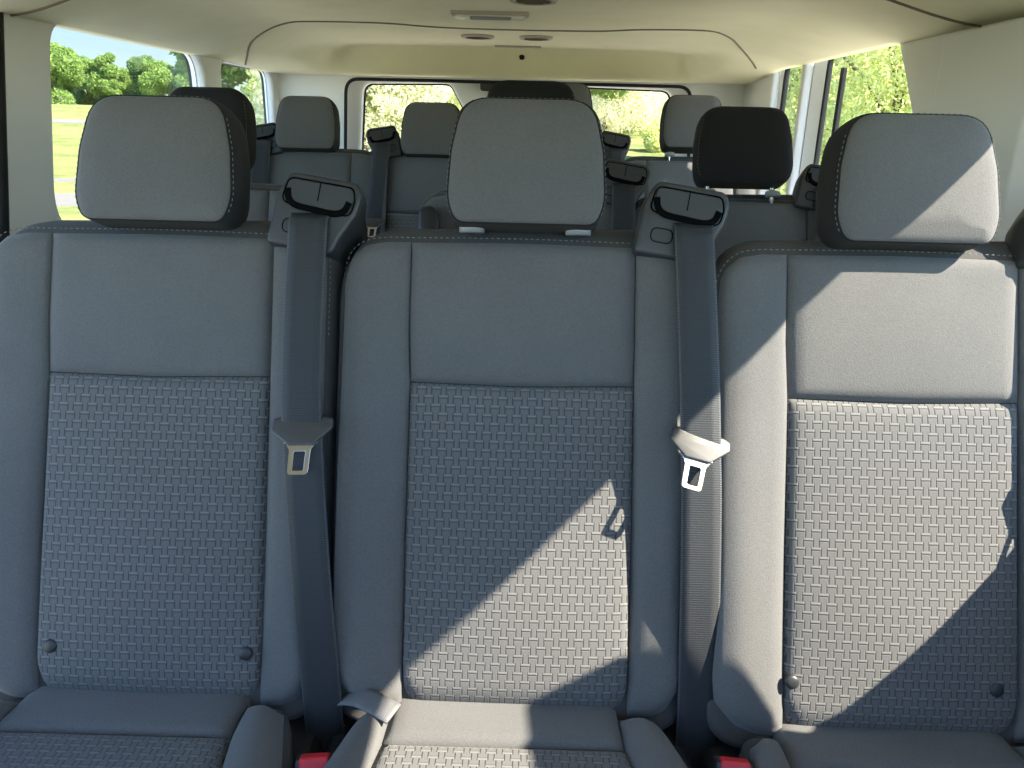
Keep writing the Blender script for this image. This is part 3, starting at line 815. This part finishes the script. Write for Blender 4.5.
def reveal(name, rect_in, x_in, rect_out, x_out):
    """sloping surround between trim opening and glass"""
    m = len(rect_in)
    V = [(x_in, p[0], p[1]) for p in rect_in] + [(x_out, p[0], p[1]) for p in rect_out]
    F = [(i, (i + 1) % m, m + (i + 1) % m, m + i) for i in range(m)]
    return mesh(name, V, F, smooth=False)

WT = 1.378
L1i = win_rect(1.742, 2.53, 0.955, WT + 0.006, 0.085, 0.10)
L1o = win_rect(1.730, 2.575, 0.945, WT + 0.008, 0.07, 0.10)
L2i = win_rect(2.672, 3.20, 0.955, 1.372, 0.05)
L2o = win_rect(2.655, 3.215, 0.945, 1.374, 0.05)
wl = [(1.245, 0.0), (1.603, 1.46), (YEND, 1.46), (YEND, 0.0)]
me = plate(np.array(wl), [L1i, L2i], wall_place(XL - 0.015, 1), 0.03, 0.010, 'wall_left')
wleft = struct(link('wall_left', me, M['trim']))
link('window_surround', reveal('window_surround', L1i, XL - 0.028, L1o, XL - 0.06), M['trim'], wleft)
glazed('window_1', XL - 0.062, 1, L1o)
link('window_surround', reveal('window_surround', L2i, XL - 0.028, L2o, XL - 0.04), M['trim'], wleft)
glazed('window_2', XL - 0.042, 1, L2o)
# dark lower lining
def lower_panel(name, x0, x1, y0, y1, z1):
    return struct(link(name, box_mesh(name, (x0, y0, 0.0), (x1, y1, z1), 0.012, 3), M['trim_dark']))
lower_panel('trim_3', XL - 0.01, XL + 0.018, 1.49, YEND - 0.01, 0.955)
# door-opening weatherstrip in front of the pillar
v, f = tube(smooth_path([(XL - 0.01, 1.575, 1.40), (XL - 0.01, 1.526, 1.20), (XL - 0.01, 1.472, 0.98), (XL - 0.01, 1.40, 0.70), (XL - 0.01, 1.24, 0.05)], 30), 0.018, 10)
struct(link('trim_4', mesh('trim_4', v, f), M['rubber']))

R0 = rounded([(0.05, 1.215), (0.05, 1.424), (1.155, 1.424), (1.155, 0.818), (0.715, 0.818), (0.707, 1.14), (0.645, 1.197)], [0.03, 0.03, 0.04, 0.05, 0.05, 0.03, 0.05], 6)  # unseen window; its lower front step is shaped to cast the middle seat's shadow
def lean_window(d, y1, z1):
    return rounded([(1.58 - d, 0.94 - d), (1.62 - d, 1.02), (1.815 - d, 1.225), (1.975 - d, z1), (y1, z1), (y1, 0.94 - d)], [0.04, 0.1, 0.15, 0.045, 0.045, 0.045], 8)
R1i = lean_window(0.0, 2.580, 1.425)
R1o = lean_window(0.01, 2.535, 1.435)
R2i = win_rect(2.612, 2.905, 0.940, 1.425, 0.05)
R2o = win_rect(2.602, 2.880, 0.930, 1.430, 0.05)
RF = win_rect(-1.05, -0.14, 0.98, 1.40, 0.06)
wr = [(-1.25, 0.0), (-1.25, 1.46), (YEND, 1.46), (YEND, 0.0)]
me = plate(np.array(wr), [RF, R0, R1i, R2i], wall_place(XR + 0.015, -1), 0.03, 0.010, 'wall_right')
wright = struct(link('wall_right', me, M['trim']))
link('window_surround', reveal('window_surround', R1i, XR + 0.028, R1o, XR + 0.06), M['trim'], wright)
glazed('window_3', XR + 0.062, -1, R1o)
link('window_surround', reveal('window_surround', R2i, XR + 0.028, R2o, XR + 0.04), M['trim'], wright)
glazed('window_4', XR + 0.042, -1, R2o)
glazed('window_5', XR + 0.004, -1, offset(R0, 0.010))
# upright divider in the right-hand window
struct(link('trim_5', box_mesh('trim_5', (XR + 0.05, 2.40, 0.95), (XR + 0.064, 2.42, WT), 0.003), M['rubber']))
lower_panel('trim_6', XR - 0.018, XR + 0.01, 1.22, YEND - 0.01, 0.955)
lower_panel('trim_7', XR - 0.018, XR + 0.01, -0.04, 1.19, 0.705)
# vertical pillar mouldings on the walls
def pillar(name, x, sgn, y0, y1, z0, z1, d):
    ol = rounded([(y0, 0), (y0 + 0.03, d), (y1 - 0.03, d), (y1, 0)], [0.0, 0.02, 0.02, 0.0], 5)
    V, F = [], []
    m = len(ol)
    for z in (z0, z1):
        for p in ol: V.append((x + sgn * p[1], p[0], z))
    for i in range(m): F.append((i, (i + 1) % m, m + (i + 1) % m, m + i))
    F.append(tuple(range(m))); F.append(tuple(range(m, 2 * m)))
    return struct(link(name, mesh(name, V, F, smooth=False), M['trim']))
pillar('trim_8', XR - 0.014, -1, 1.33, 1.70, 0.95, 1.385, 0.020)

# unseen front end of the cabin, added to shade the seats: door panel on the far side, dashboard and its cowl under an open windscreen
LF = win_rect(-1.05, 0.02, 0.98, 1.35, 0.06)
wf = [(-1.25, 0.0), (-1.25, 1.46), (0.16, 1.46), (0.16, 0.0)]
link('front_door_panel', plate(np.array(wf), [LF], wall_place(XL - 0.015, 1), 0.03, 0.006, 'front_door_panel'), M['trim_dark'], wleft)
V, F = loft([(np.array([(-1.30, 0.0), (-1.30, 1.02), (-1.18, 1.00), (-0.98, 0.88), (-0.92, 0.70), (-1.02, 0.50), (-1.10, 0.0)]), XL), (np.array([(-1.30, 0.0), (-1.30, 1.02), (-1.18, 1.00), (-0.98, 0.88), (-0.92, 0.70), (-1.02, 0.50), (-1.10, 0.0)]), XR)],
            lambda a, b, n: np.array([n, a, b]))
struct(link('wall_front', mesh('wall_front', V, F, smooth=False), M['trim_dark']))

# rear wall around the doors
rear_out = np.array([(XL - 0.01, 0.0), (XL - 0.01, 1.41), (XR + 0.01, 1.41), (XR + 0.01, 0.0)])
rear_hole = rounded([(-0.765, 0.10), (-0.742, 1.10), (-0.728, 1.358), (0.640, 1.358), (0.655, 1.10), (0.672, 0.10)], [0.05, 0.3, 0.055, 0.055, 0.3, 0.05], 8)
def rear_place(y): return lambda a, b, n: Vector((a, y - n, b))
me = plate(rear_out, [rear_hole], rear_place(YEND), 0.03, 0.008, 'wall_rear')
struct(link('wall_rear', me, M['trim']))
v, f = tube([(p[0], YEND - 0.012, p[1]) for p in rear_hole], 0.007, 8, closed=True)
struct(link('trim_10', mesh('trim_10', v, f), M['rubber']))
YD = YEND + 0.06
MID = -0.075
d1_out = rounded([(-0.80, 0.08), (-0.78, 1.40), (MID - 0.004, 1.40), (MID - 0.004, 0.08)], 0.03)
d1_win = rounded([(-0.715, 0.80), (-0.672, 1.345), (-0.318, 1.352), (-0.255, 1.24), (-0.225, 0.80)], [0.05, 0.045, 0.045, 0.10, 0.05], 8)
d2_out = rounded([(MID + 0.004, 0.08), (MID + 0.004, 1.40), (0.70, 1.40), (0.72, 0.08)], 0.03)
d2_win = rounded([(0.085, 0.80), (0.115, 1.24), (0.175, 1.352), (0.575, 1.345), (0.625, 0.80)], [0.05, 0.10, 0.045, 0.045, 0.05], 8)
for nm, o_, w_ in (('door_1', d1_out, d1_win), ('door_2', d2_out, d2_win)):
    d = struct(link(nm, plate(o_, [w_], rear_place(YD), 0.05, 0.014, nm), M['trim']))
    link('window_seal', plate(offset(w_, 0.012), [offset(w_, -0.006)], rear_place(YD + 0.02), 0.012, 0.002, 'window_seal'), M['rubber'], d)
    link('pane', plate(offset(w_, 0.01), [], rear_place(YD + 0.024), 0.005, 0.0, 'pane'), M['glass'], d)
# black latch housing at the top of the door joint
r = empty('door_latch', (-0.150, YD - 0.03, 1.355)); tag(r, 'small black latch at the top of the rear door joint', 'latch')
link('housing', box_mesh('housing', (-0.045, -0.04, -0.030), (0.075, 0.0, 0.025), 0.010, 3), M['black_plastic'], r)
link('striker', box_mesh('striker', (0.010, -0.032, -0.062), (0.026, -0.012, -0.026), 0.003, 2), M['black_plastic'], r)

# floor
struct(link('trim_9', box_mesh('trim_9', (XL + 0.02, 2.05, 0.0), (XR - 0.02, YEND - 0.04, 0.06), 0.01), M['carpet']))
struct(link('floor', box_mesh('floor', (XL - 0.02, -1.3, -0.06), (XR + 0.02, YEND + 0.02, 0.0), 0.0), M['carpet']))

# ------------------------------------------------------------------ things on the headliner
def disc(name, r, h, mat, parent, z=0.0, dish=0.0):
    V, F = [], []
    prof = [(r, 0), (r, -h * 0.5), (r * 0.94, -h), (r * 0.80, -h), (r * 0.74, -h + dish), (r * 0.2, -h + dish)]
    for (q, zz) in prof:
        for k in range(32):
            V.append((q * math.cos(2 * PI * k / 32), q * math.sin(2 * PI * k / 32), z + zz))
    for a in range(len(prof) - 1):
        for k in range(32): F.append((a * 32 + k, a * 32 + (k + 1) % 32, a * 32 + 32 + (k + 1) % 32, a * 32 + 32 + k))
    F.append(tuple(range(32))); F.append(tuple((len(prof) - 1) * 32 + k for k in range(32)))
    return link(name, mesh(name, V, F, smooth=False), mat, parent)

r = empty('dome_lamp', tuple(on_ceiling(-0.105, 2.16))); tag(r, 'long slim interior lamp at the middle of the headliner', 'lamp')
link('lamp_housing', box_mesh('lamp_housing', (-0.100, -0.026, -0.010), (0.100, 0.026, 0.003), 0.006, 3), M['vent'], r)
link('lens', box_mesh('lens', (-0.090, -0.022, -0.016), (0.090, 0.022, -0.006), 0.005, 3), M['lens'], r)
link('switch', box_mesh('switch', (-0.05, -0.0245, -0.020), (0.055, -0.010, -0.012), 0.002, 2), M['sleeve'], r)
def air_vent(x, y, label, rr=0.055):
    r = empty('air_vent', tuple(on_ceiling(x, y))); tag(r, label, 'air vent', 'round vents in the headliner')
    disc('vent_ring', rr, 0.008, M['vent'], r, dish=0.004)
    V, F = [], []
    for k in range(5):
        yy = -0.6 * rr + k * 0.3 * rr
        hw = math.sqrt(max(0.0, (0.72 * rr) ** 2 - yy * yy))
        b = len(V)
        for (a, c, d) in ((-hw, yy, -0.008), (hw, yy, -0.008), (hw, yy + 0.004, -0.002), (-hw, yy + 0.004, -0.002)): V.append((a, c, d))
        for (a, c, d) in ((-hw, yy + 0.0015, -0.008), (hw, yy + 0.0015, -0.008), (hw, yy + 0.0055, -0.002), (-hw, yy + 0.0055, -0.002)): V.append((a, c, d))
        F += [(b, b + 1, b + 2, b + 3), (b + 4, b + 5, b + 6, b + 7), (b, b + 1, b + 5, b + 4), (b + 2, b + 3, b + 7, b + 6)]
    link('vent_slats', mesh('vent_slats', V, F, smooth=False), M['liner_seam'], r)
air_vent(-0.175, 2.77, 'round air vent in the headliner, left of its twin')
air_vent(0.018, 2.77, 'round air vent in the headliner, right of its twin')
air_vent(0.005, 1.915, 'round air vent at the top edge of the photo, in front of the slim lamp')
tag(link('lining_cover', box_mesh('lining_cover', (-0.085, -0.012, -0.006), (0.085, 0.012, 0.004), 0.003), M['vent'], None, tuple(on_ceiling(-0.045, 3.09))), 'narrow flat cover strip above the rear doors', 'cover')
o = disc('lining_clip', 0.010, 0.008, M['rubber'], None)
o.location = tuple(on_ceiling(-0.03, 3.15)); o.rotation_euler = (math.radians(-32), 0, 0)
tag(o, 'tiny dark round clip in the lining above the rear doors', 'clip')

# ------------------------------------------------------------------ outside
GZ = -0.62
def ground_z(x, y):
    d = math.hypot(x, y)
    rise = 0.0
    if x < 0: rise = 2.6 * sstep(26, 80, d) * sstep(0.05, 0.45, -x / max(d, 1e-3))
    rise += 1.4 * sstep(10, 40, y) * sstep(-0.15, 0.1, x / max(d, 1e-3)) 
    return GZ + rise - 0.0
rad = np.r_[np.linspace(0.5, 12, 16), np.linspace(14, 60, 24), np.linspace(65, 260, 24)]
na = 96
V, F = [(0, 0, GZ)], []
for q in rad:
    for k in range(na):
        a = 2 * PI * k / na; x, y = q * math.cos(a), q * math.sin(a); V.append((x, y, ground_z(x, y)))
for k in range(na): F.append((0, 1 + k, 1 + (k + 1) % na))
for j in range(len(rad) - 1):
    for k in range(na):
        a, b = 1 + j * na + k, 1 + j * na + (k + 1) % na
        F.append((a, b, b + na, a + na))
struct(link('ground', mesh('ground', V, F), M['lawn']))
pv = [(x, y, GZ + 0.012) for x, y in ((9 * math.cos(2 * PI * k / 48), 9 * math.sin(2 * PI * k / 48)) for k in range(48))]  # unseen paved disc round the van, added to bounce neutral light inside
V = pv + [(x, y, z - 0.1) for x, y, z in pv]
F = [tuple(range(48)), tuple(range(95, 47, -1))] + [(k, (k + 1) % 48, 48 + (k + 1) % 48, 48 + k) for k in range(48)]
struct(link('bounce_disc', mesh('bounce_disc', V, F, smooth=False), M['bounce_paving']))
def path_strip(name, pts, w):
    P = smooth_path([(*p, 0) for p in pts], 80)
    V, F = [], []
    for i in range(len(P)):
        t = P[min(i + 1, 79)] - P[max(i - 1, 0)]; t /= np.linalg.norm(t)
        nrm = np.array([-t[1], t[0]])
        for s in (-1, 1):
            q = P[i][:2] + nrm * w / 2 * s
            V.append((q[0], q[1], ground_z(*q) + 0.05))
    n2 = len(V)
    V += [(a, b, c - 0.12) for a, b, c in V]
    for i in range(len(P) - 1):
        a = 2 * i
        F += [(a, a + 1, a + 3, a + 2), (a + n2, a + 2 + n2, a + 3 + n2, a + 1 + n2), (a, a + 2, a + 2 + n2, a + n2), (a + 1, a + 1 + n2, a + 3 + n2, a + 3)]
    F += [(0, n2, n2 + 1, 1), (n2 - 2, n2 - 1, 2 * n2 - 1, 2 * n2 - 2)]
    return struct(link(name, mesh(name, V, F, smooth=False), M['path']))
path_strip('path_1', [(-36, 2.3), (-18.7, 12.3), (-10, 17.3), (-1.3, 22.3), (7, 26)], 2.6)
path_strip('path_2', [(-36, 9), (-22, 17.5), (-13, 22.5), (-4, 27.5)], 0.8)
path_strip('path_3', [(-70, 22), (-40, 40), (-25, 48), (-5, 58)], 2.2)

def crown_mesh(name, blobs, n, size, seed):
    rg = np.random.default_rng(seed)
    C = np.array([b[:3] for b in blobs]); R = np.array([b[3] for b in blobs])
    wts = R ** 2 / np.sum(R ** 2)
    idx = rg.choice(len(blobs), n, p=wts)
    d = rg.normal(size=(n, 3)); d /= np.linalg.norm(d, axis=1, keepdims=True)
    rr = R[idx] * (0.55 + 0.5 * rg.random(n) ** 0.6)
    c = C[idx] + d * rr[:, None] * np.array([1, 1, 0.85])
    a = rg.normal(size=(n, 3)); a /= np.linalg.norm(a, axis=1, keepdims=True)
    b = np.cross(a, rg.normal(size=(n, 3))); b /= np.linalg.norm(b, axis=1, keepdims=True)
    s = size * (0.6 + 0.8 * rg.random(n))[:, None]
    tip = c + a * s; tail = c - a * s
    side = b * s * 0.55
    fold = np.cross(a, b) * s * 0.12
    P = np.stack([tail, c + side + fold, tip, c - side + fold], 1).reshape(-1, 3)
    me = bpy.data.meshes.new(name)
    me.vertices.add(4 * n); me.vertices.foreach_set('co', P.ravel())
    me.loops.add(4 * n); me.loops.foreach_set('vertex_index', np.arange(4 * n, dtype=np.int32))
    me.polygons.add(n); me.polygons.foreach_set('loop_start', np.arange(0, 4 * n, 4, dtype=np.int32))
    me.update(calc_edges=True); me.validate()
    return me

def trunk_mesh(name, h, r, seed):
    rg = random.Random(seed)
    ch = []
    P = smooth_path([(0, 0, -0.3), (rg.uniform(-.1, .1), 0, h * 0.4), (rg.uniform(-.2, .2), rg.uniform(-.2, .2), h * 0.95)], 16)
    def taper(path, r0, r1):
        v, f = tube(path, 1.0, 8)
        v = np.array(v).reshape(len(path), 8, 3); out = []
        for i in range(len(path)):
            rr = r0 + (r1 - r0) * i / (len(path) - 1); out.append(np.asarray(path[i]) + (v[i] - np.asarray(path[i])) * rr)
        return np.concatenate(out).tolist(), f
    ch.append(taper(P, r, r * 0.25))
    for k in range(5):
        b = P[6 + k * 2 if 6 + k * 2 < 16 else 15]; an = rg.uniform(0, 2 * PI); L = h * rg.uniform(0.25, 0.4)
        ch.append(taper([b, b + np.array([math.cos(an) * L * .5, math.sin(an) * L * .5, L * .5]), b + np.array([math.cos(an) * L, math.sin(an) * L, L * .8])], r * 0.4, r * 0.1))
    v, f = join_parts(ch)
    return mesh(name, v, f)

def blobs_for(h, w, low, seed, k=9):
    rg = random.Random(seed)
    out = [(0, 0, h * 0.62, w * 0.36)]
    for i in range(k):
        a = 2 * PI * i / k + rg.uniform(-.3, .3); z = rg.uniform(low, 0.85) * h
        q = w * 0.34 * math.sin(PI * min(1, max(0.1, (z / h - low * 0.6) / (1 - low * 0.6)))) ** 0.7
        out.append((q * math.cos(a), q * math.sin(a), z, w * rg.uniform(0.17, 0.27)))
    out.append((rg.uniform(-.1, .1) * w, 0, h * 0.86, w * 0.2))
    return out

TREES = {}
def tree_kind(kind, h, w, low, n, size, mat, seed):
    TREES[kind] = (crown_mesh('crown', blobs_for(h, w, low, seed, 11), n, size, seed), trunk_mesh('trunk', h * 0.8, h * 0.03, seed), M[mat])
tree_kind('broad', 8, 7.5, 0.04, 16000, 0.20, 'leaf_green', 3)
tree_kind('dark', 8, 6.5, 0.04, 16000, 0.19, 'leaf_dark', 5)
tree_kind('slim', 9, 4.2, 0.08, 9000, 0.20, 'leaf_green', 9)
tree_kind('pale', 6, 6.0, 0.04, 30000, 0.075, 'leaf_pale', 13)
tree_kind('blossom', 6, 6.5, 0.04, 30000, 0.07, 'leaf_blossom', 17)
tree_kind('fine', 6.5, 6.0, 0.04, 60000, 0.042, 'leaf_pale', 29)
TREES['bush'] = (crown_mesh('crown', [(0, 0, 0.7, 0.9), (0.7, 0.2, 0.5, 0.6), (-0.7, -0.1, 0.5, 0.6), (0.1, 0.5, 1.1, 0.6)], 2600, 0.10, 23), trunk_mesh('trunk', 0.8, 0.05, 23), M['leaf_pale'])

def plant(kind, x, y, s, rz, label, group=None, name='leafy_tree'):
    cm, tm, mt = TREES[kind]
    r = empty(name, (x, y, ground_z(x, y) - 0.05)); r.scale = (s, s, s); r.rotation_euler = (0, 0, rz)
    tag(r, label, 'bush' if kind == 'bush' else 'tree', group)
    c = bpy.data.objects.new('crown', cm); COL.objects.link(c); c.parent = r
    if not cm.materials: cm.materials.append(mt)
    t = bpy.data.objects.new('trunk', tm); COL.objects.link(t); t.parent = r
    if not tm.materials: tm.materials.append(M['bark'])
    return r

def polar(deg, d): return d * math.sin(math.radians(deg)), d * math.cos(math.radians(deg))   # bearing from straight back
rg = random.Random(4)
for i in range(24):
    b = -37.0 + i * 0.92 + rg.uniform(-.3, .3); d = 88 + rg.uniform(-6, 10)
    x, y = polar(b, d)
    k = ('broad', 'dark', 'broad', 'slim')[i % 4]
    sc_, rz_ = rg.uniform(0.40, 0.60), rg.uniform(0, 6)
    if not 4 <= i <= 17: continue
    plant(k, x, y, sc_, rz_, 'leafy tree in the distant line beyond the meadow, seen through the big side window', 'distant tree line')
x, y = polar(-30.2, 82); plant('broad', x, y, 0.62, 1.0, 'largest round crowned tree of the distant line, at the front pillar of the side window')
x, y = polar(-22.6, 84); plant('slim', x, y, 0.66, 2.0, 'slim tall tree at the rear edge of the big side window')
x, y = polar(-18.6, 58); plant('broad', x, y, 1.15, 0.5, 'big tree filling the small rear side window beside the corner seat')
# behind the rear doors
x, y = polar(-11.5, 24); plant('blossom', x, y, 0.85, 0.3, 'cream blossoming tree outside the rear door window with the belt guide')
x, y = polar(-8.0, 26); plant('pale', x, y, 0.85, 1.3, 'pale green tree beside the cream blossoming one')
x, y = polar(-13.8, 31); plant('pale', x, y, 0.9, 4.2, 'pale tree at the outer post of the rear door')
x, y = polar(2.0, 34); plant('broad', x, y, 0.8, 0.2, 'green tree top at the upper corner of the rear window, beside the middle headrests')
x, y = polar(5.4, 38); plant('blossom', x, y, 0.85, 3.0, 'bright pale tree in the rear door window beside the middle headrest')
x, y = polar(8.3, 44); plant('pale', x, y, 0.95, 2.2, 'yellowish tree behind the lawn in the rear door window')
x, y = polar(10.9, 80); plant('dark', x, y, 1.5, 1.1, 'dark tree at the outer corner of the rear door window')
x, y = polar(9.2, 30); plant('bush', x, y, 0.6, 1.1, 'low bush on the lawn just outside the rear door', None, 'garden_bush')
# driver side
x, y = polar(24.2, 17); plant('fine', x, y, 1.0, 1.7, 'pale leafed tree close outside the side window above the sunlit headrest')
x, y = polar(20.3, 26); plant('dark', x, y, 0.85, 2.7, 'dark tree behind the window divider on the driver side')

# ------------------------------------------------------------------ light
S = Vector((1.0, -0.30, 0.93)).normalized()
el = math.asin(S.z); az = math.atan2(S.x, S.y)
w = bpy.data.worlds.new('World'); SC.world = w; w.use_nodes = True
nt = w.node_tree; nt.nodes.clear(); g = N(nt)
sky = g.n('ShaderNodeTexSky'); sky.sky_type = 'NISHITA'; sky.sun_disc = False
sky.sun_elevation = el; sky.sun_rotation = az
sky.air_density = 1.0; sky.dust_density = 0.15; sky.ozone_density = 1.0
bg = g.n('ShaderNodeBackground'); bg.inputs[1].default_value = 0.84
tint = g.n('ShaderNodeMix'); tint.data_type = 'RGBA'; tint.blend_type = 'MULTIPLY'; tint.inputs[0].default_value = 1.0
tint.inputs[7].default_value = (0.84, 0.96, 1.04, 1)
# sky shaped by hand: bright at the van's front to light the cabin, dimmed behind
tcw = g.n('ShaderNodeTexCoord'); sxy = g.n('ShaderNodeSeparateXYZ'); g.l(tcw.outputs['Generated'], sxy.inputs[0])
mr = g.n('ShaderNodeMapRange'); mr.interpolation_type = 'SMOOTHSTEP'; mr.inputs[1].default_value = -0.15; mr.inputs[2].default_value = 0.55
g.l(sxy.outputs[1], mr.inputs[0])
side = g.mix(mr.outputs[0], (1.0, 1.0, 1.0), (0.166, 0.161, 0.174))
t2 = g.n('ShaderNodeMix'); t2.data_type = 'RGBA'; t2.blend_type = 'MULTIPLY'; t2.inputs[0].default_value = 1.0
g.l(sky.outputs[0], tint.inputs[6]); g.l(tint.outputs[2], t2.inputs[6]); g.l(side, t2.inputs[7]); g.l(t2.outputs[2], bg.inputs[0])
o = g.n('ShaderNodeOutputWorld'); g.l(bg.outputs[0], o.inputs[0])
L = bpy.data.lights.new('sun', 'SUN'); L.energy = 25.5; L.angle = math.radians(0.6); L.color = (1.0, 0.885, 0.74)
lo = bpy.data.objects.new('sun', L); COL.objects.link(lo)
lo.rotation_euler = S.to_track_quat('Z', 'Y').to_euler()

# ------------------------------------------------------------------ camera
cam = bpy.data.cameras.new('camera'); co = bpy.data.objects.new('camera', cam); COL.objects.link(co)
cam.sensor_width = 36; cam.lens = 36 * 769 / 1024; cam.clip_start = 0.02; cam.clip_end = 1000
yaw, pitch, roll = math.radians(0.6825), math.radians(18.6346), math.radians(1.4)
fw = Vector((-math.sin(yaw) * math.cos(pitch), math.cos(yaw) * math.cos(pitch), -math.sin(pitch)))
rt = Vector((math.cos(yaw), math.sin(yaw), 0)); up = rt.cross(fw)
rt2 = math.cos(roll) * rt + math.sin(roll) * up; up2 = -math.sin(roll) * rt + math.cos(roll) * up
R = Matrix((rt2, up2, -fw)).transposed().to_4x4()
co.matrix_world = Matrix.Translation((0, 0, 1.20)) @ R
SC.camera = co
SC.view_settings.view_transform = 'Standard'; SC.view_settings.look = 'None'
SC.view_settings.exposure = 0.12; SC.view_settings.gamma = 1.0; SC.view_settings.use_curve_mapping = False
SC.cycles.max_bounces = 10; SC.cycles.diffuse_bounces = 6; SC.cycles.transparent_max_bounces = 12
SC.cycles.use_denoising = True
SC.cycles.sample_clamp_indirect = 6
